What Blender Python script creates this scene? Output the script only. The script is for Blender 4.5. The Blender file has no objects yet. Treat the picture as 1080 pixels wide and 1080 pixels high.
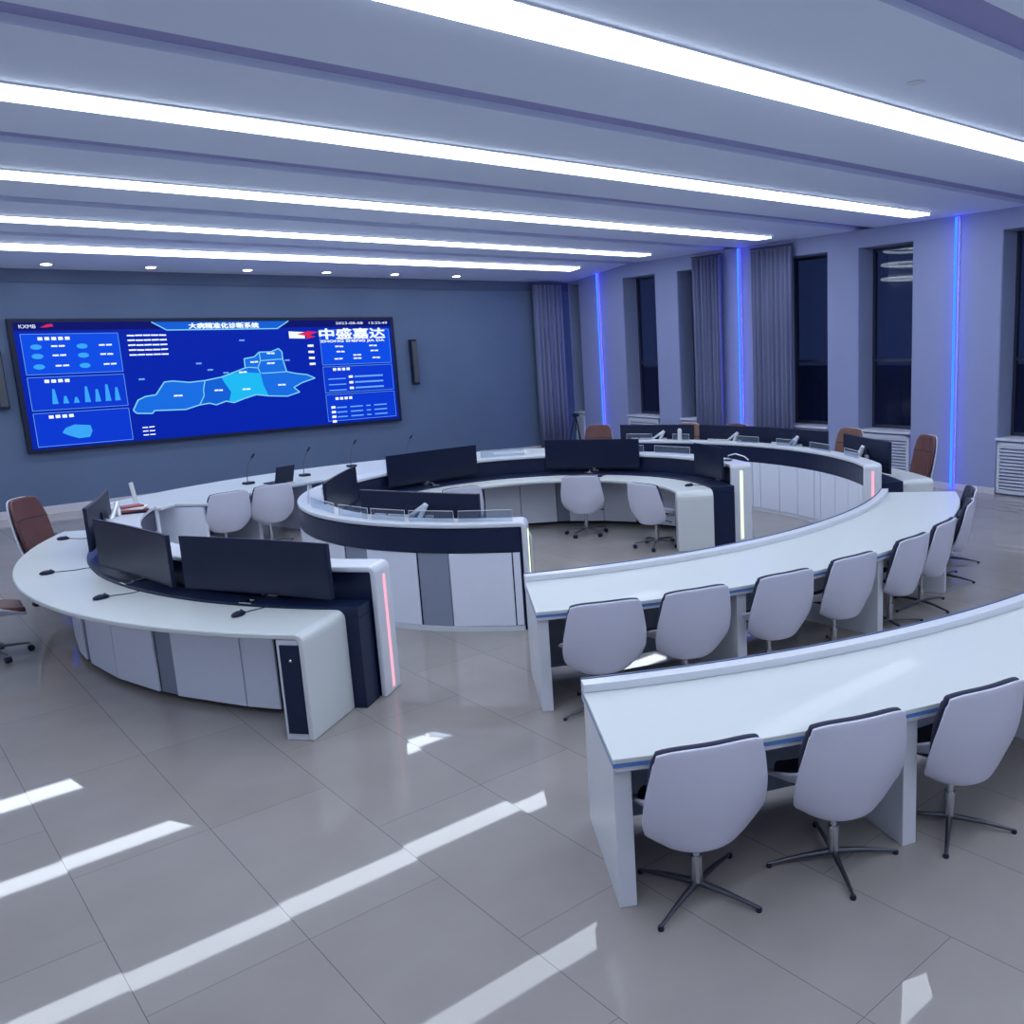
import bpy, bmesh, math, random
from mathutils import Vector, Matrix
random.seed(7)
C = bpy.context.scene.collection
PI = math.pi
R = math.radians

# ------------------------------------------------------------------ materials
MATS = {}
def new_mat(name):
    m = bpy.data.materials.new(name); m.use_nodes = True
    MATS[name] = m
    return m, m.node_tree.nodes, m.node_tree.links

def pbr(name, col, rough=.5, metal=0., var=.06, scale=14., bump=0., coat=0., spec=.5):
    m, N, L = new_mat(name)
    b = N['Principled BSDF']
    tc = N.new('ShaderNodeTexCoord')
    nz = N.new('ShaderNodeTexNoise'); nz.inputs['Scale'].default_value = scale; nz.inputs['Detail'].default_value = 4
    L.new(tc.outputs['Object'], nz.inputs['Vector'])
    mx = N.new('ShaderNodeMix'); mx.data_type = 'RGBA'
    L.new(nz.outputs['Fac'], mx.inputs[0])
    mx.inputs[6].default_value = (*[c * (1 - var) for c in col], 1)
    mx.inputs[7].default_value = (*[min(1, c * (1 + var)) for c in col], 1)
    L.new(mx.outputs[2], b.inputs['Base Color'])
    b.inputs['Roughness'].default_value = rough
    b.inputs['Metallic'].default_value = metal
    b.inputs['Coat Weight'].default_value = coat
    b.inputs['Specular IOR Level'].default_value = spec
    if bump:
        bp = N.new('ShaderNodeBump'); bp.inputs['Strength'].default_value = bump; bp.inputs['Distance'].default_value = .01
        L.new(nz.outputs['Fac'], bp.inputs['Height']); L.new(bp.outputs['Normal'], b.inputs['Normal'])
    return m

def emit(name, col, s):
    m, N, L = new_mat(name)
    b = N['Principled BSDF']
    b.inputs['Base Color'].default_value = (.0, .0, .0, 1)
    b.inputs['Specular IOR Level'].default_value = .08
    b.inputs['Roughness'].default_value = .5
    b.inputs['Emission Color'].default_value = (*col, 1)
    b.inputs['Emission Strength'].default_value = s
    return m

def srgb(r, g, b):
    f = lambda c: (c / 255 / 12.92) if c / 255 <= .04045 else ((c / 255 + .055) / 1.055) ** 2.4
    return (f(r), f(g), f(b))

pbr('white_laminate', (.70, .73, .80), .32, coat=.1, var=.02)
pbr('white_panel', (.80, .84, .96), .4, var=.02)
pbr('white_desktop', (.64, .68, .69), .38, coat=.08, var=.015)
pbr('grey_panel', (.26, .30, .40), .45, var=.04)
pbr('dark_recess', (.07, .08, .10), .6)
pbr('black_gloss', (.009, .017, .055), .32, spec=.3)
pbr('black_plastic', (.009, .015, .045), .45, spec=.3)
pbr('screen_glass', (.006, .012, .04), .3, spec=.35)
pbr('chair_shell', (.63, .64, .77), .35, var=.02)
pbr('dark_fabric', (.03, .035, .07), .8, bump=.3, scale=120)
pbr('brown_leather', (.135, .052, .052), .45, var=.2, scale=9, bump=.1)
pbr('tan_leather', (.20, .10, .07), .45, var=.2, scale=9, bump=.1)
pbr('chrome', (.62, .64, .68), .22, metal=1, var=.03)
pbr('steel_dark', (.12, .13, .16), .35, metal=.8, var=.05)
pbr('silver_paint', (.72, .74, .80), .35, metal=.35, var=.03)
pbr('blue_edge', (.10, .22, .55), .3, var=.04)
pbr('ledge_line', (.05, .09, .22), .35)
pbr('wall_white', (.62, .64, .74), .6, var=.03, scale=3)
pbr('wall_pier', (.30, .34, .56), .55, var=.03, scale=3)
pbr('reveal_paint', (.27, .32, .50), .6, var=.04, scale=3)
pbr('wall_dark', (.105, .155, .27), .7, var=.10, scale=1.5)
pbr('wall_dark_band', (.075, .105, .20), .7, var=.08, scale=1.5)
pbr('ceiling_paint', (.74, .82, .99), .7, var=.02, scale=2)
pbr('groove_purple', (.34, .34, .62), .8, var=.03, scale=2)  # darker, more purple tone given to the groove backs only
pbr('skirting', (.62, .60, .66), .4)
pbr('curtain_cloth', (.17, .19, .33), .85, var=.15, scale=30)
pbr('radiator_paint', (.60, .64, .74), .4)
pbr('frame_dark', (.03, .035, .07), .4)
pbr('night_facade', (.03, .04, .08), .8, var=.3, scale=2)
pbr('paper', (.80, .80, .80), .8)
pbr('red_cover', (.35, .06, .07), .5)
pbr('cable_white', (.7, .7, .72), .5)
pbr('bronze_box', (.10, .07, .06), .5)

emit('light_diffuser', (.79, .88, 1.0), 9.0)
emit('downlight_glow', (1.0, .95, .85), 12)
emit('led_blue', (.04, .30, 1.0), 1.3)
emit('led_blue_glow', (.012, .010, 1.0), 13)
emit('led_pink', (1.0, .45, .60), 1.1)
emit('led_green', (.80, 1.0, .62), 1.6)
emit('ring_glow', (.75, .85, 1.0), .8)
S = .95
emit('scr_bg', srgb(2, 36, 175), S)
emit('scr_dark', srgb(8, 18, 110), S)
emit('scr_panel', srgb(10, 78, 235), S)
emit('scr_panel2', srgb(8, 58, 215), S)
emit('scr_map', srgb(24, 112, 232), S)
emit('scr_map2', srgb(18, 98, 220), S)
emit('scr_map3', srgb(30, 190, 250), S)
emit('scr_line', srgb(130, 215, 255), S)
emit('scr_text', srgb(235, 245, 255), 1.1)
emit('scr_soft', srgb(110, 175, 250), S)
emit('scr_cyan', srgb(60, 170, 255), S)
emit('scr_red', srgb(225, 40, 90), S)

def floor_mat():
    m, N, L = new_mat('floor_tile')
    b = N['Principled BSDF']
    tc = N.new('ShaderNodeTexCoord')
    mp0 = N.new('ShaderNodeMapping'); mp0.vector_type = 'POINT'
    T, TY = .665, 1.40
    mp0.inputs['Location'].default_value = (-(.605) / T + 20, -3.88 / TY + 20, 0)
    mp0.inputs['Scale'].default_value = (1 / T, 1 / TY, 1)
    L.new(tc.outputs['Object'], mp0.inputs['Vector'])
    s0 = N.new('ShaderNodeSeparateXYZ'); L.new(mp0.outputs[0], s0.inputs[0])
    def mth(op, a, b=None):
        n_ = N.new('ShaderNodeMath'); n_.operation = op
        for k_, q_ in enumerate((a, b)):
            if q_ is None: continue
            if isinstance(q_, (int, float)): n_.inputs[k_].default_value = q_
            else: L.new(q_, n_.inputs[k_])
        return n_.outputs[0]
    half = mth('MULTIPLY', mth('MODULO', mth('FLOOR', mth('MULTIPLY', s0.outputs[0], .5)), 2), .5)
    mp = N.new('ShaderNodeCombineXYZ'); L.new(s0.outputs[0], mp.inputs[0]); L.new(mth('ADD', s0.outputs[1], half), mp.inputs[1])
    fl = N.new('ShaderNodeVectorMath'); fl.operation = 'FLOOR'; L.new(mp.outputs[0], fl.inputs[0])
    fr = N.new('ShaderNodeVectorMath'); fr.operation = 'FRACTION'; L.new(mp.outputs[0], fr.inputs[0])
    wn = N.new('ShaderNodeTexWhiteNoise'); wn.noise_dimensions = '3D'; L.new(fl.outputs[0], wn.inputs['Vector'])
    # distance to the joint
    sp = N.new('ShaderNodeSeparateXYZ'); L.new(fr.outputs[0], sp.inputs[0])
    def edge(o):
        a = N.new('ShaderNodeMath'); a.operation = 'SUBTRACT'; L.new(o, a.inputs[0]); a.inputs[1].default_value = .5
        c = N.new('ShaderNodeMath'); c.operation = 'ABSOLUTE'; L.new(a.outputs[0], c.inputs[0]); return c.outputs[0]
    gt = N.new('ShaderNodeMath'); gt.operation = 'MAXIMUM'
    L.new(mth('GREATER_THAN', edge(sp.outputs[0]), .4970), gt.inputs[0]); L.new(mth('GREATER_THAN', edge(sp.outputs[1]), .4987), gt.inputs[1])
    # stone cloud
    nz = N.new('ShaderNodeTexNoise'); nz.inputs['Scale'].default_value = 2.2; nz.inputs['Detail'].default_value = 6
    L.new(tc.outputs['Object'], nz.inputs['Vector'])
    cr = N.new('ShaderNodeMix'); cr.data_type = 'RGBA'; L.new(nz.outputs['Fac'], cr.inputs[0])
    cr.inputs[6].default_value = (.295, .270, .262, 1); cr.inputs[7].default_value = (.375, .345, .335, 1)
    tv = N.new('ShaderNodeMix'); tv.data_type = 'RGBA'; tv.blend_type = 'MULTIPLY'; tv.inputs[0].default_value = 1
    vr = N.new('ShaderNodeMapRange'); L.new(wn.outputs['Value'], vr.inputs[0]); vr.inputs[3].default_value = .96; vr.inputs[4].default_value = 1.03
    L.new(cr.outputs[2], tv.inputs[6]); L.new(vr.outputs[0], tv.inputs[7])
    jt = N.new('ShaderNodeMix'); jt.data_type = 'RGBA'; L.new(gt.outputs[0], jt.inputs[0])
    L.new(tv.outputs[2], jt.inputs[6]); jt.inputs[7].default_value = (.16, .15, .16, 1)
    L.new(jt.outputs[2], b.inputs['Base Color'])
    b.inputs['Roughness'].default_value = .025
    b.inputs['Specular IOR Level'].default_value = .24
    # every tile is laid very slightly out of level
    sb = N.new('ShaderNodeVectorMath'); sb.operation = 'SUBTRACT'; L.new(wn.outputs['Color'], sb.inputs[0]); sb.inputs[1].default_value = (.5, .5, .5)
    sc = N.new('ShaderNodeVectorMath'); sc.operation = 'MULTIPLY'; L.new(sb.outputs[0], sc.inputs[0]); sc.inputs[1].default_value = (.006, .006, 0)
    ad = N.new('ShaderNodeVectorMath'); ad.operation = 'ADD'; L.new(sc.outputs[0], ad.inputs[0]); ad.inputs[1].default_value = (0, 0, 1)
    no = N.new('ShaderNodeVectorMath'); no.operation = 'NORMALIZE'; L.new(ad.outputs[0], no.inputs[0])
    L.new(no.outputs[0], b.inputs['Normal'])
floor_mat()

def glass_mat(name, col, rough=0., mixf=.75):
    m, N, L = new_mat(name)
    b = N['Principled BSDF']; out = N['Material Output']
    b.inputs['Base Color'].default_value = (*col, 1); b.inputs['Roughness'].default_value = .06
    tr = N.new('ShaderNodeBsdfTransparent'); tr.inputs['Color'].default_value = (.85, .9, .95, 1)
    mx = N.new('ShaderNodeMixShader'); mx.inputs[0].default_value = mixf
    L.new(b.outputs[0], mx.inputs[1]); L.new(tr.outputs[0], mx.inputs[2]); L.new(mx.outputs[0], out.inputs['Surface'])
glass_mat('window_glass', (.015, .02, .06), mixf=.6)
glass_mat('clear_guard', (.35, .4, .5), mixf=.86)

# ------------------------------------------------------------------ helpers
def link_mesh(name, bm, mat, parent=None, bevel=0, smooth=False, seg=2, subsurf=0):
    bmesh.ops.recalc_face_normals(bm, faces=bm.faces)
    me = bpy.data.meshes.new(name); bm.to_mesh(me); bm.free()
    ms = mat if isinstance(mat, (list, tuple)) else [mat]
    for k in ms: me.materials.append(MATS[k])
    o = bpy.data.objects.new(name, me); C.objects.link(o)
    if parent is not None: o.parent = parent
    if subsurf:
        s = o.modifiers.new('sub', 'SUBSURF'); s.levels = s.render_levels = subsurf
    if bevel:
        b = o.modifiers.new('bevel', 'BEVEL'); b.width = bevel; b.segments = seg; b.limit_method = 'ANGLE'; b.angle_limit = R(40)
        for p in me.polygons: p.use_smooth = False
    if smooth:
        for p in me.polygons: p.use_smooth = True
        try: me.set_sharp_from_angle(angle=R(45))
        except Exception: pass
    return o

def tag(o, label, cat, group=None, kind=None):
    o['label'] = label; o['category'] = cat
    if group: o['group'] = group
    if kind: o['kind'] = kind
    return o

def empty(name, loc=(0, 0, 0), rz=0):
    o = bpy.data.objects.new(name, None); C.objects.link(o)
    o.location = loc; o.rotation_euler = (0, 0, rz); o.empty_display_size = .1
    return o

def kids(o): return [c for c in bpy.data.objects if c.parent == o]
def copy_tree(o, parent=None):
    c = o.copy(); C.objects.link(c); c.parent = parent
    for ch in kids(o): copy_tree(ch, c)
    return c

def structure(name, bm, mat, parent=None, bevel=0):
    o = link_mesh(name, bm, mat, parent, bevel)
    if parent is None: o['kind'] = 'structure'
    return o

def box(bm, x0, y0, z0, x1, y1, z1, f=None, mi=0):
    f = f or (lambda x, y, z: (x, y, z))
    v = [bm.verts.new(f(x, y, z)) for z in (z0, z1) for x, y in ((x0, y0), (x1, y0), (x1, y1), (x0, y1))]
    for q in ((0, 1, 2, 3), (7, 6, 5, 4), (0, 4, 5, 1), (1, 5, 6, 2), (2, 6, 7, 3), (3, 7, 4, 0)):
        fc = bm.faces.new([v[i] for i in q]); fc.material_index = mi

def tube(bm, pts, r, n=8, r2=None, cap=True):
    pts = [Vector(p) for p in pts]; rings = []
    for i, p in enumerate(pts):
        t = (pts[min(i + 1, len(pts) - 1)] - pts[max(i - 1, 0)]).normalized()
        up = Vector((0, 0, 1)) if abs(t.z) < .9 else Vector((1, 0, 0))
        a = t.cross(up).normalized(); b = t.cross(a)
        rr = r if r2 is None else r + (r2 - r) * i / (len(pts) - 1)
        rings.append([bm.verts.new(p + a * math.cos(2 * PI * k / n) * rr + b * math.sin(2 * PI * k / n) * rr) for k in range(n)])
    for A, B in zip(rings, rings[1:]):
        for k in range(n): bm.faces.new((A[k], A[(k + 1) % n], B[(k + 1) % n], B[k]))
    if cap: bm.faces.new(rings[0][::-1]); bm.faces.new(rings[-1])

def lathe(bm, prof, cx=0, cy=0, n=20):
    rings = [[bm.verts.new((cx + r * math.cos(2 * PI * k / n), cy + r * math.sin(2 * PI * k / n), z)) for k in range(n)] for r, z in prof]
    for A, B in zip(rings, rings[1:]):
        for k in range(n): bm.faces.new((A[k], A[(k + 1) % n], B[(k + 1) % n], B[k]))
    bm.faces.new(rings[0][::-1]); bm.faces.new(rings[-1])

def ellipsoid(bm, c, rad, n=12):
    m = Matrix.Translation(c) @ Matrix.Diagonal((*rad, 1))
    bmesh.ops.create_uvsphere(bm, u_segments=n, v_segments=max(6, n // 2), radius=1, matrix=m)

def pol(c, r, a, z=0.): return Vector((c[0] + r * math.cos(R(a)), c[1] + r * math.sin(R(a)), z))

def arcbox(bm, c, r0, r1, a0, a1, z0, z1, step=2.):
    n = max(1, int(round(abs(a1 - a0) / step))); st = []
    for i in range(n + 1):
        a = a0 + (a1 - a0) * i / n
        st.append([bm.verts.new(pol(c, r, a, z)) for r, z in ((r0, z0), (r1, z0), (r1, z1), (r0, z1))])
    for A, B in zip(st, st[1:]):
        for k in range(4): bm.faces.new((A[k], A[(k + 1) % 4], B[(k + 1) % 4], B[k]))
    bm.faces.new(st[0][::-1]); bm.faces.new(st[-1])

def waterfall(bm, c, r0, r1, a0, a1, zt, t, rc, ends=(True, True), step=2.):
    """slab swept along the arc whose ends round over and run down to the floor"""
    rm = (r0 + r1) / 2; da = math.degrees(rc / rm); st = []   # (angle, z, nt, nz)
    sg = 1 if a1 > a0 else -1
    if ends[0]:
        st += [(a0, .0, -1, 0), (a0, zt - rc, -1, 0)]
        for k in range(1, 5):
            q = k / 5 * PI / 2
            st.append((a0 + sg * da * (1 - math.cos(q)), zt - rc + rc * math.sin(q), -math.cos(q), math.sin(q)))
        s0 = a0 + sg * da
    else: s0 = a0
    s1 = a1 - sg * da if ends[1] else a1
    n = max(2, int(round(abs(s1 - s0) / step)))
    for i in range(n + 1): st.append((s0 + (s1 - s0) * i / n, zt, 0, 1))
    if ends[1]:
        for k in range(4, 0, -1):
            q = k / 5 * PI / 2
            st.append((a1 - sg * da * (1 - math.cos(q)), zt - rc + rc * math.sin(q), math.cos(q), math.sin(q)))
        st += [(a1, zt - rc, 1, 0), (a1, 0., 1, 0)]
    rows = []
    for a, z, nt, nz in st:
        ai = a - sg * math.degrees(t / rm) * nt; zi = z - t * nz
        rows.append([bm.verts.new(pol(c, r0, a, z)), bm.verts.new(pol(c, r1, a, z)), bm.verts.new(pol(c, r1, ai, zi)), bm.verts.new(pol(c, r0, ai, zi))])
    for A, B in zip(rows, rows[1:]):
        for k in range(4): bm.faces.new((A[k], A[(k + 1) % 4], B[(k + 1) % 4], B[k]))
    bm.faces.new(rows[0][::-1]); bm.faces.new(rows[-1])

def flat_panel(bm, c, r, a0, a1, z0, z1, th, out=1):
    """flat board standing on the chord between two angles"""
    p, q = pol(c, r, a0), pol(c, r, a1)
    m = ((p + q) / 2 - Vector((c[0], c[1], 0))).normalized() * th * out
    v = [bm.verts.new((P.x, P.y, z)) for z in (z0, z1) for P in (p, q, q + m, p + m)]
    for f in ((0, 1, 2, 3), (7, 6, 5, 4), (0, 4, 5, 1), (1, 5, 6, 2), (2, 6, 7, 3), (3, 7, 4, 0)): bm.faces.new([v[i] for i in f])

def NB(): return bmesh.new()

# ------------------------------------------------------------------ room
FX0, FX1, FY0, FY1, ZC = -3.0, 16.0, -4.0, 19.2, 4.5
W0 = Vector((13.85, 7.77, 0)); WD = Vector((.0643, .998, 0)).normalized(); WN = Vector((WD.y, -WD.x, 0))
def wf(s, off, z):
    p = W0 + WD * s + WN * off
    return (p.x, p.y, z)

bm = NB(); box(bm, FX0 - .2, FY0 - .2, -.1, FX1, FY1 + .2, 0); structure('floor', bm, 'floor_tile')

# ceiling: plaster panels with long recessed grooves
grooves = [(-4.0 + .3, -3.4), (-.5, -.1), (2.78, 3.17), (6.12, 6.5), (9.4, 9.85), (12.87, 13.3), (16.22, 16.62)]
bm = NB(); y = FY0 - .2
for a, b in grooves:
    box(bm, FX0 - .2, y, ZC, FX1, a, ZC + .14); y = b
def slope(y_): return ZC - (y_ - 16.62) * .1008
v = [bm.verts.new(p) for p in ((FX0 - .2, y, ZC), (FX1, y, ZC), (FX1, FY1 + .2, slope(FY1 + .2)), (FX0 - .2, FY1 + .2, slope(FY1 + .2)),
     (FX0 - .2, y, ZC + .14), (FX1, y, ZC + .14), (FX1, FY1 + .2, ZC + .14), (FX0 - .2, FY1 + .2, ZC + .14))]
for q in ((0, 1, 2, 3), (7, 6, 5, 4), (0, 4, 5, 1), (1, 5, 6, 2), (2, 6, 7, 3), (3, 7, 4, 0)): bm.faces.new([v[i] for i in q])
structure('ceiling', bm, 'ceiling_paint')
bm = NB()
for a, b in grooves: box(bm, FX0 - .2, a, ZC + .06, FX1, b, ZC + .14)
structure('trim_1', bm, 'groove_purple')

bm = NB(); box(bm, FX0 - .2, FY1, 0, 14.75, FY1 + .2, ZC); structure('wall_far', bm, 'wall_dark')
bm = NB(); box(bm, FX0, FY1 - .025, 0, 14.55, FY1, .14); structure('baseboard_far', bm, 'skirting')
bm = NB(); box(bm, FX0, FY1 - .03, 4.02, 14.55, FY1, 4.25); structure('trim_2', bm, 'wall_dark_band')
bm = NB(); box(bm, FX0 - .2, FY0, 0, FX0, FY1, ZC); structure('wall_left', bm, 'wall_white')
bm = NB(); box(bm, FX0 - .2, FY0 - .2, 0, FX1, FY0, ZC); structure('wall_back', bm, 'wall_white')

# window wall
opens = [(-4.2, -3.0), (-2.05, -.84), (.82, 2.0), (2.72, 3.95), (5.89, 7.08), (7.86, 9.1), (10.97, 11.42)]
SILL, HEAD, DEP = .93, 4.2, .5
bm = NB(); s = -12.2
for a, b in opens:
    box(bm, s, 0, 0, a, DEP, ZC, wf)
    box(bm, a, .02, 0, b, DEP, SILL - .04, wf)
    box(bm, a, 0, HEAD, b, DEP, ZC, wf)
    s = b
box(bm, s, 0, 0, 11.6, DEP, ZC, wf)
structure('wall_right', bm, 'wall_pier')
bm = NB()
s = -12.2
for a, b in opens + [(11.42, 11.42)]:
    if a > s: box(bm, s, -.018, 0, a, 0, .10, wf)
    s = b
structure('baseboard_right', bm, 'skirting')
for i, (a, b) in enumerate(opens):
    w = empty('window_%d' % (i + 1), wf((a + b) / 2, 0, 0)); w['kind'] = 'structure'
    inv = lambda f: (lambda s_, o_, z_: tuple(Vector(f(s_, o_, z_)) - w.location))
    g = inv(wf)
    bm = NB(); box(bm, a + .03, DEP - .06, SILL, b - .03, DEP - .04, HEAD, g); link_mesh('window_glass', bm, 'window_glass', w)
    bm = NB()
    for s0, s1, z0, z1 in ((a, a + .06, SILL, HEAD), (b - .06, b, SILL, HEAD), (a, b, SILL, SILL + .06), (a, b, HEAD - .06, HEAD), (a, b, 2.15, 2.2)):
        box(bm, s0, DEP - .09, z0, s1, DEP - .01, z1, g)
    link_mesh('window_frame', bm, 'frame_dark', w)
    bm = NB(); box(bm, a, -.05, SILL - .04, b, DEP - .02, SILL, g); link_mesh('window_sill', bm, 'wall_white', w, bevel=.006)
    bm = NB()
    box(bm, b - .012, .012, SILL, b, DEP - .08, HEAD, g); box(bm, a, .012, SILL, a + .012, DEP - .08, HEAD, g); box(bm, a, .012, HEAD - .012, b, DEP - .08, HEAD, g)
    link_mesh('window_reveal', bm, 'reveal_paint', w)

# louvred radiator covers below the sills
rlabels = {1: 'white louvred radiator cover below the window at the right edge of the picture',
           2: 'white louvred radiator cover behind the red-brown chair, below its window',
           3: 'white louvred radiator cover half hidden by dark monitors, right of the second blue light strip',
           4: 'white louvred radiator cover low behind monitors, left of the second blue light strip',
           5: 'white louvred radiator cover just right of the leftmost blue light strip',
           6: 'white louvred radiator cover in the far corner behind the tripod'}
for i, (a, b) in enumerate(opens):
    if i not in rlabels: continue
    t = empty('radiator_cover', wf((a + b) / 2, 0, 0)); g = lambda s_, o_, z_: tuple(Vector(wf(s_, o_, z_)) - t.location)
    a2, b2 = a + .03, b - .03
    bm = NB()
    for s0, s1, z0, z1 in ((a2, a2 + .05, .03, .86), (b2 - .05, b2, .03, .86), (a2, b2, .03, .09), (a2, b2, .80, .86)):
        box(bm, s0, -.03, z0, s1, .015, z1, g)
    link_mesh('cover_frame', bm, 'radiator_paint', t, bevel=.003)
    bm = NB(); z = .11
    while z < .79:
        box(bm, a2 + .05, -.022, z, b2 - .05, .0, z + .028, g); z += .055
    link_mesh('louvres', bm, 'radiator_paint', t)
    tag(t, rlabels[i], 'radiator cover', 'radiator covers below the windows')

# blue vertical light strips on the wide piers
for s, lb in ((-.04, 'vertical blue light strip, tallest and nearest, behind the end of the long desk'),
              (5.06, 'vertical blue light strip between two grey curtains'),
              (10.09, 'vertical blue light strip nearest the far corner, no curtain touching it')):
    t = empty('wall_light_strip', wf(s, 0, 0)); g = lambda s_, o_, z_: tuple(Vector(wf(s_, o_, z_)) - t.location)
    bm = NB(); box(bm, s - .05, -.02, .02, s + .05, -.001, ZC - .02, g); link_mesh('channel', bm, 'silver_paint', t)
    bm = NB(); box(bm, s - .022, -.06, .03, s + .022, -.056, ZC - .03, g); link_mesh('glowing_tube', bm, 'led_blue', t)
    bm = NB(); box(bm, s - .018, -.058, .03, s + .018, -.02, ZC - .03, g); link_mesh('side_glow', bm, 'led_blue_glow', t)
    tag(t, lb, 'light strip', 'blue light strips on the window wall')

# curtains
def curtain(name_label, P0, P1, z0, z1, waves, amp=.05):
    P0, P1 = Vector(P0), Vector(P1); d = (P1 - P0); L = d.length; d.normalize(); n = Vector((-d.y, d.x, 0))
    t = empty('curtain', ((P0 + P1) / 2).to_tuple())
    bm = NB(); m = waves * 10; rows = []
    for j, z in enumerate((z0, z0 + (z1 - z0) * .33, z0 + (z1 - z0) * .66, z1)):
        row = []
        for k in range(m + 1):
            u = k / m; ph = u * waves * 2 * PI + .35 * math.sin(j * 1.3 + u * 9)
            A = amp * (1 + .35 * math.sin(u * 17 + 1))
            p = P0 + d * (u * L) + n * A * math.sin(ph) - t.location
            row.append(bm.verts.new((p.x, p.y, z)))
        rows.append(row)
    for A, B in zip(rows, rows[1:]):
        for k in range(m): bm.faces.new((A[k], A[k + 1], B[k + 1], B[k]))
    o = link_mesh('drape', bm, 'curtain_cloth', t, smooth=True)
    sm = o.modifiers.new('thick', 'SOLIDIFY'); sm.thickness = .008
    bm = NB(); a = P0 - t.location; b = P1 - t.location
    tube(bm, [(a.x, a.y, z1 + .03), (b.x, b.y, z1 + .03)], .02); link_mesh('curtain_rail', bm, 'steel_dark', t)
    return tag(t, name_label, 'curtain', 'grey pleated curtains')
def wp(s, off): return wf(s, off, 0)
curtain('grey pleated curtain left of the middle blue light strip', wp(5.50, -.12), wp(6.42, -.12), .08, 4.38, 8)
curtain('grey pleated curtain right of the middle blue light strip', wp(3.50, -.12), wp(4.62, -.12), .08, 4.38, 9)
curtain('grey pleated curtain hanging in the far corner beside the dark wall', (13.3, 18.95, 0), (14.18, 18.95, 0), .08, 4.16, 7)

# outside: a dark building across, and glowing rings added to imitate a lamp's reflection
bm = NB()
box(bm, 27, -6, -4, 28, 40, 1.6)
for k in range(12): box(bm, 26.9, -4 + k * 3.5, -.6, 27.0, -2.2 + k * 3.5, 1.0)
o = link_mesh('building_outside', bm, 'night_facade'); o['kind'] = 'structure'
t = empty('ring_lamp_reflection', (18.0, 11.22, 0))
for k, (z, rr) in enumerate(((4.47, .55), (4.17, .6), (3.86, .6))):
    bm = NB(); tube(bm, [(rr * math.cos(a * PI / 18), rr * math.sin(a * PI / 18), z) for a in range(37)], .025, 8)
    link_mesh('light_ring', bm, 'ring_glow', t, smooth=True)
for a in (0, 2.1, 4.2):
    bm = NB(); tube(bm, [(.62 * math.cos(a), .62 * math.sin(a), 3.87), (.62 * math.cos(a), .62 * math.sin(a), 6.0)], .004, 5)
    link_mesh('hanging_wire', bm, 'steel_dark', t)
tag(t, 'three stacked glowing rings outside the tall window, imitating a ring lamp reflected in its glass', 'lamp')

# ------------------------------------------------------------------ ceiling lights
lamps = [(-2.0, 13.0, None), (1.35, 13.0, None),
    (4.63, 13.0, 'widest long white ceiling light strip, nearest the camera, leaving the picture at the right'),
    (7.98, 13.08, 'second nearest long white ceiling light strip'),
    (11.33, 13.2, 'long white ceiling light strip, the middle one of five'),
    (14.69, 13.25, 'long white ceiling light strip, second from the dark screen wall'),
    (17.33, 13.4, 'thinnest long white ceiling light strip, in front of the row of downlights')]
for yc, x1, lb in lamps:
    t = empty('ceiling_light', (5.8, yc, ZC if yc < 17 else slope(yc))); x0 = -1.6; hw = .185
    if yc > 17: t.rotation_euler = (-math.atan(.1008), 0, 0)
    bm = NB(); box(bm, x0 - 5.8, -hw, -.040, x1 - 5.8, hw, -.002); link_mesh('diffuser', bm, 'light_diffuser', t)
    bm = NB()
    for q in (-1, 1): box(bm, x0 - 5.8 - .02, q * (hw + .01) - .01, -.016, x1 - 5.8 + .02, q * (hw + .01) + .01, 0)
    box(bm, x0 - 5.82, -hw, -.016, x0 - 5.80, hw, 0); box(bm, x1 - 5.80, -hw, -.016, x1 - 5.78, hw, 0)
    link_mesh('light_frame', bm, 'silver_paint', t)
    tag(t, lb or 'long white ceiling light strip behind the camera', 'ceiling light', 'long ceiling light strips')
nth = ['leftmost', 'second from left', 'third from left', 'fourth from left', 'fifth from left', 'rightmost']
for k, x in enumerate((3.25, 4.83, 6.5, 8.05, 9.55, 11.05)):
    t = empty('downlight', (x, 18.70, slope(18.70))); t.rotation_euler = (-math.atan(.1008), 0, 0)
    bm = NB(); lathe(bm, [(.115, 0), (.115, -.012), (.085, -.014), (.085, 0)], n=24); link_mesh('rim', bm, 'silver_paint', t)
    bm = NB(); lathe(bm, [(.083, -.002), (.083, -.010), (.05, -.015)], n=24); link_mesh('lens', bm, 'downlight_glow', t)
    tag(t, 'small round downlight above the screen wall, %s of the six' % nth[k], 'downlight', 'downlights above the screen wall')
for x, y, lb in ((6.40, 3.95, 'small round ceiling vent near the widest light strip'), (6.88, 12.72, 'tiny ceiling vent between the middle light strips')):
    bm = NB(); lathe(bm, [(.075, 0), (.08, -.008), (.04, -.015), (.015, -.02)], n=20)
    o = link_mesh('ceiling_vent', bm, 'silver_paint'); o.location = (x, y, ZC); tag(o, lb, 'ceiling vent')

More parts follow.
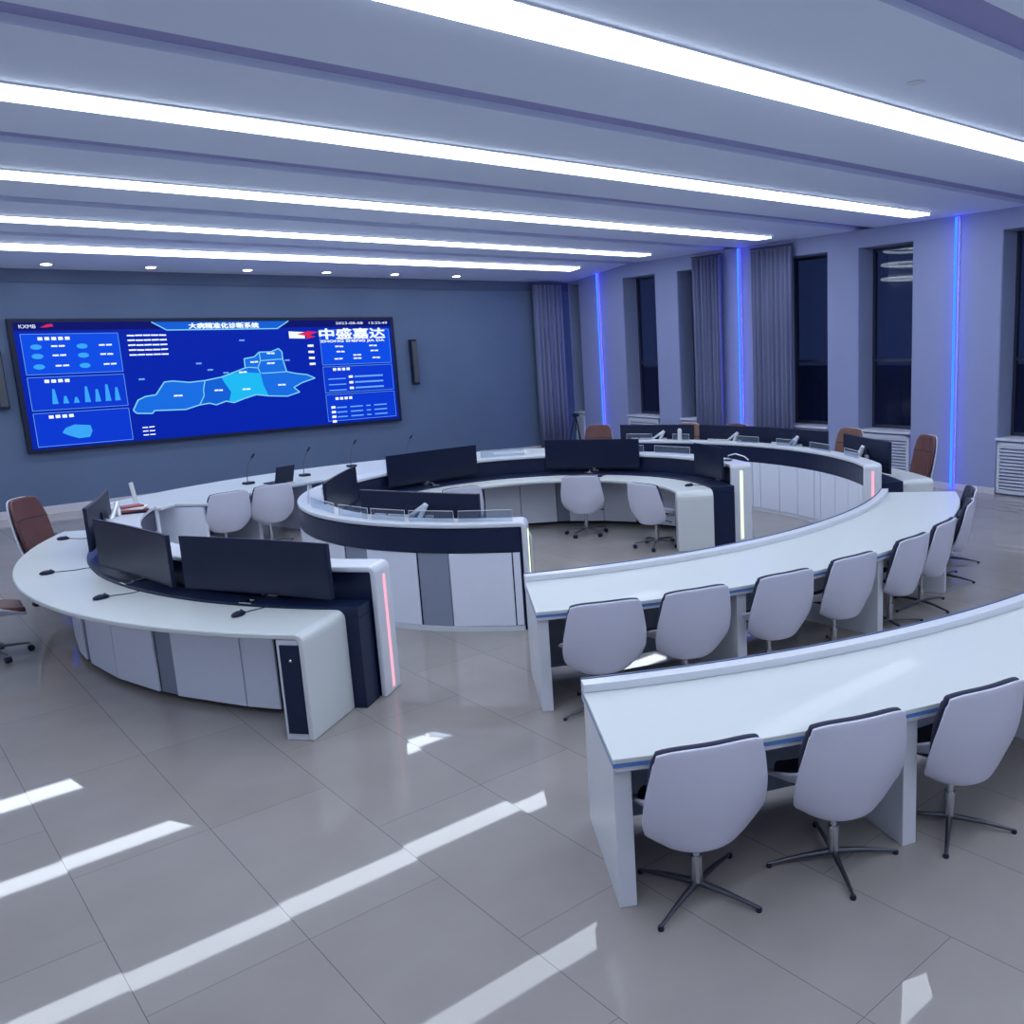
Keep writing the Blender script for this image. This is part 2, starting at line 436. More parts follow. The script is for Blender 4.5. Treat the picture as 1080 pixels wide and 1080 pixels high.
# ------------------------------------------------------------------ big screen
def textmesh(s, size):
    cu = bpy.data.curves.new('t', 'FONT'); cu.body = s; cu.size = size; cu.align_x = 'LEFT'; cu.offset = 0
    ob = bpy.data.objects.new('t', cu); C.objects.link(ob)
    dg = bpy.context.evaluated_depsgraph_get()
    me = bpy.data.meshes.new_from_object(ob.evaluated_get(dg))
    bpy.data.objects.remove(ob); return me
scr = empty('video_wall', (6.13, FY1, 0))
tag(scr, 'huge wide video wall showing a blue map dashboard', 'screen')
SX = 6.13
def sq(bm, pts, off):
    f = bm.faces.new([bm.verts.new((x - SX, -off, z)) for x, z in pts]); return f
bm = NB()
box(bm, 2.62 - SX, -.10, 1.10, 9.62 - SX, 0, 3.40); link_mesh('housing', bm, 'black_plastic', scr, bevel=.01)
bm = NB(); sq(bm, [(2.70, 1.16), (9.54, 1.16), (9.54, 3.34), (2.70, 3.34)], .102); link_mesh('display', bm, 'scr_bg', scr)
bm = NB(); sq(bm, [(2.70, 3.2), (9.54, 3.2), (9.54, 3.34), (2.70, 3.34)], .103)
link_mesh('header_bar', bm, 'scr_dark', scr)
def rects(name, mat, L, off):
    bm = NB()
    for x0, z0, x1, z1 in L: sq(bm, [(x0, z0), (x1, z0), (x1, z1), (x0, z1)], off)
    return link_mesh(name, bm, mat, scr)
rects('data_panel', 'scr_panel', [(2.78, 2.45, 4.24, 3.14)], .104)
rects('data_panel', 'scr_panel2', [(2.78, 1.83, 4.24, 2.40)], .104)
rects('data_panel', 'scr_panel2', [(2.78, 1.20, 4.24, 1.78)], .104)
rects('data_panel', 'scr_panel', [(7.93, 2.41, 9.48, 3.14)], .104)
rects('data_panel', 'scr_panel2', [(7.93, 1.82, 9.48, 2.37)], .104)
rects('data_panel', 'scr_panel2', [(7.93, 1.22, 9.48, 1.78)], .104)
ban = [(4.81, 3.33), (5.05, 3.18), (7.08, 3.18), (7.32, 3.33)]
bm = NB(); sq(bm, ban, .104); link_mesh('title_banner', bm, 'scr_map2', scr)
OUT = [(4.31,1.73),(4.41,1.91),(4.54,1.97),(4.72,1.99),(4.89,2.22),(5.04,2.23),(5.32,2.19),(5.6,2.21),(5.9,2.26),(6.08,2.32),(6.37,2.42),(6.37,2.6),(6.57,2.63),(6.67,2.72),(6.9,2.72),(7.06,2.78),(7.12,2.71),(7.12,2.57),(7.17,2.31),(7.37,2.26),(7.58,2.23),(7.74,2.15),(7.46,2.07),(7.28,1.98),(7.39,1.88),(7.13,1.81),(6.76,1.84),(6.52,1.88),(6.29,1.82),(6.08,1.75),(5.94,1.79),(5.75,1.73),(5.63,1.77),(5.45,1.75),(5.19,1.68),(4.66,1.7),(4.62,1.65),(4.36,1.67)]
BR = [(5.9,2.26),(6.08,2.32),(6.32,2.34),(6.65,2.3),(6.68,2.07),(6.76,1.84),(6.52,1.88),(6.29,1.82),(6.08,1.75),(6.0,1.8),(6.05,1.96),(5.95,2.15)]
MD_ = [(5.6,2.21),(5.9,2.26),(5.97,2.15),(6.05,1.96),(6.0,1.8),(5.94,1.79),(5.75,1.73),(5.63,1.77),(5.45,1.75),(5.55,1.92),(5.55,2.03)]
bm = NB(); sq(bm, OUT, .106); link_mesh('map_area', bm, 'scr_map', scr)
bm = NB(); sq(bm, MD_, .107); link_mesh('map_area', bm, 'scr_map2', scr)
bm = NB(); sq(bm, BR, .108); link_mesh('map_area', bm, 'scr_map3', scr)
def strokes(bm, pts, w, off):
    for (x0, z0), (x1, z1) in zip(pts, pts[1:]):
        dx, dz = x1 - x0, z1 - z0; l = math.hypot(dx, dz) or 1; nx, nz = -dz / l * w / 2, dx / l * w / 2
        sq(bm, [(x0 - nx, z0 - nz), (x1 - nx, z1 - nz), (x1 + nx, z1 + nz), (x0 + nx, z0 + nz)], off)
bm = NB(); strokes(bm, OUT + [OUT[0]], .022, .110)
for l in ([(5.6,2.21),(5.55,2.03),(5.55,1.92),(5.45,1.75)], [(6.67,2.3),(6.89,2.3),(7.17,2.31)], [(6.67,2.72),(6.68,2.55),(7.12,2.57)], [(6.68,2.55),(6.61,2.41),(6.65,2.3)], [(6.37,2.42),(6.45,2.43),(6.61,2.41)]):
    strokes(bm, l, .018, .110)
strokes(bm, ban[:], .02, .110)
link_mesh('map_outlines', bm, 'scr_line', scr)
# panel edges, data rows, bars: marks too small to read in the photograph
bm = NB()
for x0, z0, x1, z1 in ((2.78, 2.45, 4.24, 3.14), (2.78, 1.83, 4.24, 2.40), (2.78, 1.20, 4.24, 1.78), (7.93, 2.41, 9.48, 3.14), (7.93, 1.82, 9.48, 2.37), (7.93, 1.22, 9.48, 1.78)):
    strokes(bm, [(x0, z0), (x1, z0), (x1, z1), (x0, z1), (x0, z0)], .008, .109)
for k in range(3):
    z = 2.14 - k * .12
    strokes(bm, [(8.60, z), (9.25, z)], .035, .109); strokes(bm, [(8.02, z - .03), (8.40, z - .03)], .022, .109)
for r in range(3):
    z = 1.50 - r * .10
    for x0, x1 in ((8.14, 8.36), (8.44, 8.72), (8.80, 8.90), (8.98, 9.28)): strokes(bm, [(x0, z), (x1, z)], .026, .109)
for x, z in ((4.52, 2.29), (5.53, 2.54), (5.72, 2.41), (6.0, 2.34), (6.37, 2.96), (7.21, 2.54)): strokes(bm, [(x - .05, z), (x + .05, z)], .03, .109)
link_mesh('data_marks', bm, 'scr_soft', scr)
bm = NB()
for k, (x, h) in enumerate(((3.13, .26), (3.29, .13), (3.45, .10), (3.62, .28), (3.78, .22), (3.94, .30), (4.09, .24))):
    sq(bm, [(x - .045, 1.93), (x + .045, 1.93), (x + .018, 1.93 + h), (x - .018, 1.93 + h)], .109)
for x, z in ((2.98, 2.92), (2.98, 2.76), (2.98, 2.58), (3.66, 2.92), (3.66, 2.76), (3.66, 2.58)):
    sq(bm, [(x + .085 * math.cos(a * PI / 8), z + .045 * math.sin(a * PI / 8)) for a in range(16)], .109)
sq(bm, [(3.22,1.50),(3.36,1.55),(3.60,1.52),(3.62,1.42),(3.57,1.31),(3.40,1.30),(3.26,1.36),(3.16,1.42)], .109)
link_mesh('bar_chart', bm, 'scr_cyan', scr)
bm = NB()
rnd = random.Random(3)
def blurbs(x, z, n, w, h, gap):
    for k in range(n): strokes(bm, [(x + k * (w + gap), z), (x + k * (w + gap) + w, z + rnd.uniform(-.004, .004))], h, .111)
for x, z, n in ((3.02, 3.06, 5), (3.02, 2.33, 4), (3.0, 1.71, 4), (8.14, 2.31, 4), (8.13, 1.69, 4)): blurbs(x, z, n, .07, .055, .03)
for k in range(5): blurbs(4.38, 3.09 - k * .088, 5, .12, .026, .012)
for x, z in ((3.2, 2.93), (3.2, 2.77), (3.22, 2.59), (3.92, 2.93), (3.92, 2.77), (3.95, 2.59)): blurbs(x, z, 2, .09, .028, .02)
for x, z in ((5.1,1.95),(5.83,2.01),(6.35,2.0),(7.05,2.05),(6.88,2.49),(6.56,2.53),(6.9,2.69),(6.32,2.34)): blurbs(x - .08, z, 2, .07, .03, .01)
for x, z in ((8.24, 2.79), (8.26, 2.68), (9.0, 2.79), (9.02, 2.68), (8.2, 2.53), (8.62, 2.53), (9.05, 2.53), (8.62, 2.60)): blurbs(x, z, 2, .08, .03, .015)
for k in range(4): blurbs(7.66, 2.82 - k * .125, 1, .12, .045, 0)
for k in range(3): blurbs(4.42, 1.40 - k * .07, 2, .09, .02, .02)
for r in range(4): blurbs(8.02, 1.51 - r * .10, 1, .09, .05, 0)
for k in range(3): blurbs(8.47, 2.14 - k * .12, 1, .09, .05, 0)
link_mesh('data_text', bm, 'scr_text', scr)
bm = NB()
sq(bm, [(7.30, 3.12), (7.62, 3.10), (7.62, 2.97), (7.30, 2.98)], .111)
link_mesh('company_logo', bm, 'scr_text', scr)
bm = NB(); sq(bm, [(7.46, 3.06), (7.70, 3.12), (7.90, 3.10), (7.72, 3.04), (7.84, 3.00), (7.64, 2.96), (7.66, 3.02)], .112); link_mesh('company_logo', bm, 'scr_red', scr)
def put_text(name, s, x0, z0, x1, z1, mat='scr_text', bold=0):
    me = textmesh(s, .2)
    xs = [v.co.x for v in me.vertices]; ys = [v.co.y for v in me.vertices]
    if not xs: return
    sx = (x1 - x0) / (max(xs) - min(xs)); sz = (z1 - z0) / (max(ys) - min(ys)); mx_, my_ = min(xs), min(ys)
    for v in me.vertices: v.co = (x0 - SX + (v.co.x - mx_) * sx, -.112, z0 + (v.co.y - my_) * sz)
    if bold:
        b2 = bmesh.new()
        for dx, dz in ((0, 0), (bold, 0), (-bold, 0), (0, bold * .6), (0, -bold * .6)):
            k0 = len(b2.verts); b2.from_mesh(me); b2.verts.ensure_lookup_table()
            for v in b2.verts[k0:]: v.co.x += dx; v.co.z += dz; v.co.y -= abs(dx + dz) * .05
        b2.to_mesh(me); b2.free()
    me.materials.clear(); me.materials.append(MATS[mat])
    o = bpy.data.objects.new(name, me); C.objects.link(o); o.parent = scr
put_text('company_name', '中盛嘉达', 7.93, 2.945, 9.38, 3.165, bold=.013)
put_text('company_subtitle', 'ZHONG SHENG JIA DA', 7.93, 2.865, 9.36, 2.925, bold=.005)
put_text('title_text', '大病精准化诊断系统', 5.44, 3.20, 6.72, 3.305, bold=.008)
put_text('clock_text', '2023-08-08   13:25:49', 8.30, 3.25, 9.46, 3.30)
put_text('source_text', 'KXMB', 2.78, 3.24, 3.02, 3.30)
bm = NB(); sq(bm, [(3.08, 3.25), (3.16, 3.25), (3.28, 3.27), (3.26, 3.31), (3.18, 3.30)], .112); link_mesh('source_logo', bm, 'scr_red', scr)

def wall_speaker(x, z0, z1, lb):
    t = empty('wall_speaker', (x, FY1, 0))
    bm = NB(); box(bm, -.07, -.16, z0, .07, -.03, z1); link_mesh('speaker_body', bm, 'black_plastic', t, bevel=.012)
    bm = NB(); box(bm, -.055, -.168, z0 + .05, .055, -.158, z1 - .05); link_mesh('speaker_grille', bm, 'dark_recess', t)
    for z in (z0 + .12, z1 - .12):
        bm = NB(); box(bm, -.03, -.04, z - .03, .03, 0, z + .03); link_mesh('bracket', bm, 'steel_dark', t)
    tag(t, lb, 'speaker', 'column speakers beside the video wall')
wall_speaker(10.04, 1.89, 2.9, 'black column speaker on the dark wall right of the video wall')
wall_speaker(2.40, 1.89, 2.9, 'black column speaker left of the video wall at the picture edge')

# ------------------------------------------------------------------ consoles
def leds(bm, c, r0, r1, a, z0, z1, w, out):
    """thin strip on the end face at angle a"""
    rm = (r0 + r1) / 2; d = math.degrees(.006 / rm) * out
    arcbox(bm, c, rm - w / 2, rm + w / 2, a - d * .1, a + d, z0, z1, 9)

def console(label, c, a0, a1, tall, shelf, desk, cab_r, user, led, rc_desk, face_pat, cab_pat, ends_t=(True, True), ends_d=(True, True), adj=(0, 0, 0, 0), inset=False):
    """tall=(r0,r1) shelf=(r0,r1) desk=(r0,r1); user=+1 when people sit outside the ring
       adj: extra degrees at [desk start, desk end, shelf start, shelf end]"""
    t = empty('control_console', (c[0], c[1], 0)); cc = (0, 0)
    tag(t, label, 'control desk')
    d0, d1, s0, s1 = a0 + adj[0], a1 + adj[1], a0 + adj[2], a1 + adj[3]
    # low white work surface rounding over into end panels
    bm = NB(); waterfall(bm, cc, desk[0], desk[1], d0, d1, .77, .04, rc_desk, ends_d); link_mesh('desktop', bm, 'white_desktop', t, bevel=.012, seg=3)
    # block behind each end panel
    rm = (desk[0] + desk[1]) / 2; da = math.degrees(.20 / rm); dd = math.degrees(.045 / rm)
    if ends_d[0]:
        bm = NB(); arcbox(bm, cc, desk[0] + .01, desk[1] - .012, d0 + dd, d0 + da, 0.0, .725); link_mesh('end_block', bm, 'white_laminate', t, bevel=.006)
    if ends_d[1]:
        bm = NB(); arcbox(bm, cc, desk[0] + .01, desk[1] - .012, d1 - da, d1 - dd, 0.0, .725); link_mesh('end_block', bm, 'white_laminate', t, bevel=.006)
    if inset:
        for aa, bb in ((d0 + dd * .7, d0 + da * .88), (d1 - da * .88, d1 - dd * .7)):
            bm = NB(); r = desk[1] - .012
            arcbox(bm, cc, r - .002, r + .008, aa, bb, .05, .69); q = link_mesh('end_inset', bm, 'black_gloss', t)
            bm = NB(); ellipsoid(bm, pol(cc, r + .01, (aa + bb) / 2, .58), (.012, .012, .012), 8); link_mesh('lock', bm, 'chrome', t)
    # black equipment shelf
    bm = NB(); arcbox(bm, cc, shelf[0], shelf[1], s0, s1, .70, .785); link_mesh('equipment_shelf', bm, 'black_gloss', t, bevel=.006)
    se = math.degrees(.22 / shelf[0])
    for aa, bb in ((s0, s0 + se), (s1 - se, s1)):
        bm = NB(); arcbox(bm, cc, shelf[0], shelf[1], aa, bb, 0.0, .70); link_mesh('shelf_end', bm, 'black_gloss', t)
    # carcass
    lo, hi = (shelf[0], cab_r - .03) if user > 0 else (cab_r + .03, shelf[1])
    bm = NB(); arcbox(bm, cc, lo, hi, d0 + da * 1.0, d1 - da * 1.0, .06, .70); link_mesh('cabinet_body', bm, 'dark_recess', t)
    # tall white frame
    bm = NB(); waterfall(bm, cc, tall[0], tall[1], a0, a1, 1.04, .045, .06, ends_t); link_mesh('top_ledge', bm, 'white_laminate', t, bevel=.014, seg=3)
    tm = math.degrees(.05 / tall[1])
    bm = NB(); arcbox(bm, cc, tall[0] + .03, tall[1] - .03, a0 + tm, a1 - tm, .0, .99); link_mesh('upright_body', bm, 'black_gloss', t)
    # lettering-free light strips in the end columns
    for k, (a, on) in enumerate(((a0, ends_t[0]), (a1, ends_t[1]))):
        if on and led[k]:
            bm = NB(); leds(bm, cc, tall[0], tall[1], a, .04, .95, .035, -1 if k == 0 else 1); link_mesh('end_light_strip', bm, led[k], t)
    # public face: black band, panels, plinth
    fr = tall[0] if user > 0 else tall[1]; sgn = -1 if user > 0 else 1
    tm2 = math.degrees(.07 / fr)
    bm = NB(); arcbox(bm, cc, fr - .03 if sgn > 0 else fr + .006, fr - .006 if sgn > 0 else fr + .03, a0 + tm2, a1 - tm2, .765, .985); link_mesh('black_band', bm, 'black_gloss', t)
    bm = NB(); arcbox(bm, cc, fr - .04 if sgn > 0 else fr, fr if sgn > 0 else fr + .04, a0 + tm2, a1 - tm2, 0, .045); link_mesh('plinth', bm, 'white_laminate', t)
    def row(r, th, out, A0, A1, pat, z0, z1, nm):
        if isinstance(pat, tuple):
            w_ = [p_[0] for p_ in pat[1]]; tot = sum(w_); a = A1
            bnd = []; k = 0
            while a > A0 + 1: w1, kd = pat[1][k % len(pat[1])] if k else pat[0]; bnd.append((w1, kd)); a -= w1; k += 1
            pat = bnd[::-1]; A0 = max(A0, a) if a > A0 else A0; pat[0] = (pat[0][0] - max(0, A0 - a), pat[0][1])
        a = A0; k = 0
        while a < A1 - 1:
            w, kind = pat[k % len(pat)]; b = min(a + w, A1); g = math.degrees(.006 / r)
            if b - a > .8:
                bm = NB()
                if kind == 'w': flat_panel(bm, cc, r, a + g, b - g, z0, z1, th, out); link_mesh(nm, bm, 'white_panel', t, bevel=.003)
                else: flat_panel(bm, cc, r - out * .018, a + g, b - g, z0, z1, th, out); link_mesh('filler_panel', bm, 'grey_panel', t)
            a = b; k += 1
    row(fr - sgn * .018, .016, sgn, a0 + tm2, a1 - tm2, face_pat, .05, .755, 'face_panel')
    row(cab_r, .018, user, d0 + da * 1.05, d1 - da * 1.05, cab_pat, .05, .70, 'cabinet_door')
    return t

def guards(t, c, r, spans, h=.105, z=1.04):
    for a0, a1 in spans:
        bm = NB(); flat_panel(bm, (0, 0), r, a0, a1, z, z + h, .008); g = link_mesh('glass_guard', bm, 'clear_guard', t)
        p, q = pol((0, 0), r + .004, a0, z), pol((0, 0), r + .004, a1, z)
        bm = NB(); tube(bm, [p, p + Vector((0, 0, h)), q + Vector((0, 0, h)), q], .0035, 6); link_mesh('guard_edge', bm, 'cable_white', g)

CO = (6.22, 9.20); CI = (6.30, 9.05)
lc = console('long curved white control desk on the left with three wide black monitors', CO, 151, 220.3, (4.12, 4.39), (4.39, 4.60), (4.60, 5.18), 4.78, 1,
    (None, 'led_pink'), .07, [(8, 'w'), (8, 'w'), (3, 'g')], [(3.6, 'w'), (8.6, 'w'), (2.6, 'g'), (7.6, 'w'), (7.6, 'w'), (1.5, 'g')][::-1], ends_t=(True, True),
    adj=(-4, -2.0, -4, -.8), inset=True)
rcn = console('long curved white control desk on the right below the window wall', CO, -40.6, 44, (4.19, 4.42), (4.42, 4.74), (4.74, 5.20), 4.85, 1,
    ('led_pink', None), .07, [(2.2, 'w'), (5.6, 'w'), (5.6, 'w'), (5.6, 'w')], [(8, 'w'), (8, 'w'), (3, 'g')], adj=(3.3, 0, 1.6, 0))
irc = console('round inner control desk forming a near-complete white and black ring', CI, -27.3, 231.8, (2.47, 2.76), (2.15, 2.47), (1.68, 2.15), 2.34, -1,
    ('led_green', 'led_green'), .10, ((1.6, 'w'), [(12.5, 'w'), (12.7, 'w'), (6.8, 'g'), (12.5, 'w'), (7, 'g')]), [(13, 'w'), (4.5, 'g'), (13, 'w')], adj=(-7.5, -1.0, -3.2, -.5))
guards(irc, CI, 2.66, [(218, 229), (207, 217), (197, 206), (186, 196), (170, 184), (150, 166), (20, 34), (2, 16), (60, 74)])
guards(rcn, CO, 4.30, [(-33, -27), (-22, -15), (-11, -5), (0, 6), (18, 22), (27, 33)], h=.10)

# the deep white desk along the screen side
t = empty('conference_desk', (CO[0], CO[1], 0)); cc = (0, 0)
tag(t, 'deep white curved desk with microphones and laptop in front of the video wall', 'desk')
bm = NB(); arcbox(bm, cc, 4.36, 5.88, 50, 128, .73, .77); link_mesh('desktop', bm, 'white_desktop', t, bevel=.01)
bm = NB(); arcbox(bm, cc, 4.80, 5.70, 128.1, 131.5, .73, .77); link_mesh('desktop_wing', bm, 'white_desktop', t, bevel=.01)
bm = NB(); arcbox(bm, cc, 4.355, 5.885, 50, 128, .722, .73); link_mesh('edge_strip', bm, 'blue_edge', t)
for a in (50.4, 64, 78, 91.5, 103.0, 115, 127.6):
    bm = NB(); arcbox(bm, cc, 4.42, 5.80, a - .4, a + .4, 0, .722); link_mesh('leg_panel', bm, 'white_panel', t, bevel=.004)
bm = NB(); arcbox(bm, cc, 5.3, 5.32, 50.8, 127.2, .1, .722); link_mesh('modesty_panel', bm, 'grey_panel', t)
bm = NB(); arcbox(bm, cc, 4.9, 5.6, 130.5, 131.2, 0, .73); link_mesh('leg_panel', bm, 'white_panel', t)

# long curved desks near the camera
def arc_pts(c, r, p0, p1, n):
    a0 = math.atan2(p0[1] - c[1], p0[0] - c[0]); a1 = math.atan2(p1[1] - c[1], p1[0] - c[0])
    if a1 < a0: a1 += 2 * PI
    return [Vector((c[0] + r * math.cos(a0 + (a1 - a0) * k / n), c[1] + r * math.sin(a0 + (a1 - a0) * k / n), 0)) for k in range(n + 1)]
def curved_desk(label, oc, orr, o0, o1, ic, irr, i0, i1, legs, n=40):
    t = empty('curved_desk', (o0[0], o0[1], 0)); O = t.location
    tag(t, label, 'desk', 'long curved desks facing the screen')
    A = [p - O for p in arc_pts(oc, orr, o0, o1, n)]; B = [p - O for p in arc_pts(ic, irr, i0, i1, n)]
    def P(u, w, z):
        k = min(int(u * n), n - 1); f = u * n - k
        a = A[k].lerp(A[k + 1], f); b = B[k].lerp(B[k + 1], f); p = a.lerp(b, w); return Vector((p.x, p.y, z))
    def slab(w0, w1, z0, z1, u0=0, u1=1, m=n):
        bm = NB(); st = []
        for i in range(m + 1):
            u = u0 + (u1 - u0) * i / m
            st.append([bm.verts.new(P(u, w, z)) for w, z in ((w0, z0), (w1, z0), (w1, z1), (w0, z1))])
        for X, Y in zip(st, st[1:]):
            for k in range(4): bm.faces.new((X[k], X[(k + 1) % 4], Y[(k + 1) % 4], Y[k]))
        bm.faces.new(st[0][::-1]); bm.faces.new(st[-1]); return bm
    L = (A[0] - B[0]).length; arc = sum((A[k + 1] - A[k]).length for k in range(n))
    link_mesh('desktop', slab(0, 1, .745, .770), 'white_desktop', t, bevel=.004)
    link_mesh('edge_strip', slab(-.003, 1.003, .728, .745), 'blue_edge', t)
    link_mesh('desk_underboard', slab(.004, .996, .705, .728), 'white_laminate', t)
    link_mesh('back_ledge', slab(1 - .10 / L, 1, .771, .818), 'white_laminate', t, bevel=.004)
    link_mesh('ledge_strip', slab(1 - .014 / L, 1.003, .818, .823), 'ledge_line', t)
    lw = .085 / arc
    for u in legs:
        u0 = min(max(u - lw / 2, .0005), 1 - lw - .0005)
        link_mesh('leg_panel', slab(.035, .95, 0, .705, u0, u0 + lw, 1), 'white_laminate', t, bevel=.004)
    for ua, ub in zip(legs, legs[1:]):
        link_mesh('modesty_panel', slab(.80, .82, .06, .705, max(ua, 0) + lw, ub - lw, 8), 'grey_panel', t)
    return t
d2 = curved_desk('long curved white desk with eight white chairs, middle of the picture', (6.456, 9.644), 5.36, (3.50, 5.195), (9.707, 5.31), (6.537, 10.723), 5.353, (3.978, 6.044), (9.10, 6.02),
    [0, .245, .49, .735, 1])
d1 = curved_desk('long curved white desk nearest the camera, cut off by the right edge', (6.423, 9.271), 7.477, (2.372, 2.985), (9.9, 2.665), (6.60, 9.75), 7.045, (2.862, 3.858), (9.55, 3.40),
    [0, .1985, .40, .60, .80, 1])

# ------------------------------------------------------------------ chairs
def lerp_tab(tab, v):
    for (a, x), (b, y) in zip(tab, tab[1:]):
        if v <= b: return x + (y - x) * (v - a) / (b - a)
    return tab[-1][1]
def grid_surface(fn, nu, nv, thick, mat, name, parent):
    bm = NB(); rows = [[bm.verts.new(fn(-1 + 2 * i / nu, j / nv)) for i in range(nu + 1)] for j in range(nv + 1)]
    for A, B in zip(rows, rows[1:]):
        for k in range(nu): bm.faces.new((A[k], A[k + 1], B[k + 1], B[k]))
    o = link_mesh(name, bm, mat, parent, smooth=True)
    s = o.modifiers.new('thick', 'SOLIDIFY'); s.thickness = thick; s.offset = 0
    b = o.modifiers.new('soft', 'BEVEL'); b.width = thick * .35; b.segments = 2; b.limit_method = 'ANGLE'; b.angle_limit = R(50)
    return o
def shell_chair(name, high=False, leather='dark_fabric', casters=False):
    t = empty(name)
    zt = 1.18 if high else .88; zb = .335
    W = [(0, .225), (.03, .250), (.10, .276), (.33, .302), (.55, .296), (.8, .272), (1, .250)]
    if high: W = [(0, .19), (.06, .25), (.2, .29), (.4, .29), (.7, .265), (.92, .235), (1, .20)]
    def yb(v): return -.20 - .085 * v - .02 * math.sin(v * PI) - (.05 * v if high else 0)
    def curv(v): return .125 - .085 * v
    def back(du, dy, sc, dz=0):
        def f(u, v):
            w = lerp_tab(W, v) * sc
            zz = zb + (zt - zb) * v + dz
            corner = .02 * (u ** 4) * (1 if v > .9 else 0)
            lowlift = .05 * (abs(u) ** 4) * max(0, 1 - v * 4)
            return (u * w, yb(v) + curv(v) * u * u + dy, zz - corner + lowlift)
        return f
    grid_surface(back(0, 0, 1), 14, 16, .018, 'chair_shell', 'back_shell', t)
    fc = back(0, .036, .985, .002)
    o = grid_surface(lambda u, v: tuple(Vector(fc(u * (.80 + .20 * min(1, v * 1.5)), .16 + .84 * v)) + Vector((0, .03 * (1 - v), 0))), 14, 16, .034, leather, 'back_cushion', t)
    if high:
        for vv in (.45, .72):
            bm = NB(); f = back(0, .062 - .03 * 0, .93)
            tube(bm, [f(-1 + 2 * i / 10, vv) for i in range(11)], .006, 6)
            link_mesh('cushion_seam', bm, 'dark_fabric', t)
    # seat bucket
    def seat(dz, sc, lift):
        def f(u, v):
            y = -.150 + .435 * v; w = (.225 + .05 * math.sin(min(1, v * 1.4) * PI / 2)) * sc * (.72 + .28 * min(1, v * 3.5)) * (1 - .22 * max(0, v - .8) / .2)
            z = .385 + lift * abs(u) ** 2.5 * (1.15 - v) + .012 * math.sin(v * PI) + .03 * max(0, .25 - v) + dz
            return (u * w, y, z)
        return f
    grid_surface(seat(0, 1.02, .17), 12, 12, .018, 'chair_shell', 'seat_shell', t)
    grid_surface(seat(.040, .84, .07), 12, 12, .05, leather, 'seat_cushion', t)
    bm = NB(); lathe(bm, [(.03, .06), (.03, .2), (.02, .2), (.02, .36), (.05, .365), (.05, .378)], n=14); link_mesh('column', bm, 'chrome', t, smooth=True)
    b = empty('star_base'); b.parent = t
    n = 5 if casters else 4; L = .29 if casters else .34
    for k in range(n):
        a = 2 * PI * k / n + PI / 4; d = Vector((math.cos(a), math.sin(a), 0))
        bm = NB(); z0, z1 = (.10, .075) if casters else (.055, .018)
        tube(bm, [d * .0 + Vector((0, 0, z0)), d * L * .5 + Vector((0, 0, (z0 + z1) / 2 + .006)), d * L + Vector((0, 0, z1))], .018, 8, .008); link_mesh('spoke', bm, 'steel_dark', b, smooth=True)
        if casters:
            bm = NB(); p = d * L; s = Vector((-d.y, d.x, 0))
            tube(bm, [p - s * .022 + Vector((0, 0, .028)), p + s * .022 + Vector((0, 0, .028))], .028, 12); link_mesh('caster', bm, 'black_plastic', b, smooth=True)
        else:
            bm = NB(); p = d * (L - .008); lathe(bm, [(.014, 0), (.016, .01), (.012, .022)], p.x, p.y, 10); link_mesh('foot', bm, 'black_plastic', b)
    if casters:
        bm = NB(); box(bm, -.09, -.10, .365, .09, .08, .385); tube(bm, [(.05, 0, .37), (.20, 0, .365), (.26, .01, .355)], .008, 6); link_mesh('tilt_lever', bm, 'black_plastic', t)
    return t
PROTO = {'g': shell_chair('shell_chair'), 't': shell_chair('swivel_chair', casters=True),
         'b': shell_chair('executive_chair', True, 'brown_leather', True), 'n': shell_chair('executive_chair', True, 'tan_leather', True)}
used = set()
def put_chair(kind, x, y, ang, label, group, base=0):
    """ang: world direction (degrees) the sitter faces"""
    if kind in used: o = copy_tree(PROTO[kind])
    else: o = PROTO[kind]; used.add(kind)
    o.location = (x, y, 0); o.rotation_euler = (0, 0, R(ang - 90)); tag(o, label, 'chair', group)
    for ch in kids(o):
        if ch.name.startswith('star_base'): ch.rotation_euler = (0, 0, R(base - (ang - 90)))
    return o
G1 = 'white shell chairs at the nearest curved desk'
for a, b, lb in ((241.3, 60, 'white shell chair at the nearest desk, closest to its left end'), (247.1, 98, 'white shell chair at the nearest desk, second from its left end'),
              (253.0, 72, 'white shell chair cut by the right edge of the picture')):
    p = pol(CO, 7.255, a); put_chair('g', p.x, p.y, a + 180 + (3 if a < 242 else 0), lb, G1, b)
G2 = 'white shell chairs at the middle curved desk'
names = ['first', 'second', 'third', 'fourth', 'fifth', 'sixth', 'seventh', 'eighth']
for k, (a, rt, tw) in enumerate(((241.1, 5.14, 2), (248.9, 5.10, 2), (257.9, 5.09, -1), (266.9, 5.07, -4), (277.3, 5.09, -6), (286.0, 5.12, -6), (298.5, 5.20, -4), (307.7, 5.30, -3))):
    p = pol(CO, rt - .265, a)
    put_chair('g', p.x, p.y, a + 180 + tw, 'white shell chair at the middle curved desk, %s from its left end' % names[k], G2, 40 + 17 * k)
# swivel chairs inside the inner ring
p = pol(CI, 1.58, 33); put_chair('t', p.x, p.y, 40, 'white swivel chair inside the inner ring, seen square from behind', 'swivel chairs inside the inner ring', 10)
p = pol(CI, 1.50, -20); put_chair('t', p.x, p.y, 5, 'white swivel chair inside the inner ring, turned sideways near its right end', 'swivel chairs inside the inner ring', 30)
p = pol(CI, 1.50, 103); put_chair('t', p.x, p.y, 78, 'white swivel chair inside the inner ring, half hidden behind a monitor with silver arm', 'swivel chairs inside the inner ring', 20)
# two white chairs at the far desk
put_chair('g', 3.79, 12.90, 98, 'white shell chair at the far microphone desk, the left one', 'white chairs at the far desk', 20)
put_chair('g', 4.44, 13.08, 94, 'white shell chair at the far microphone desk, in front of the laptop', 'white chairs at the far desk', 60)
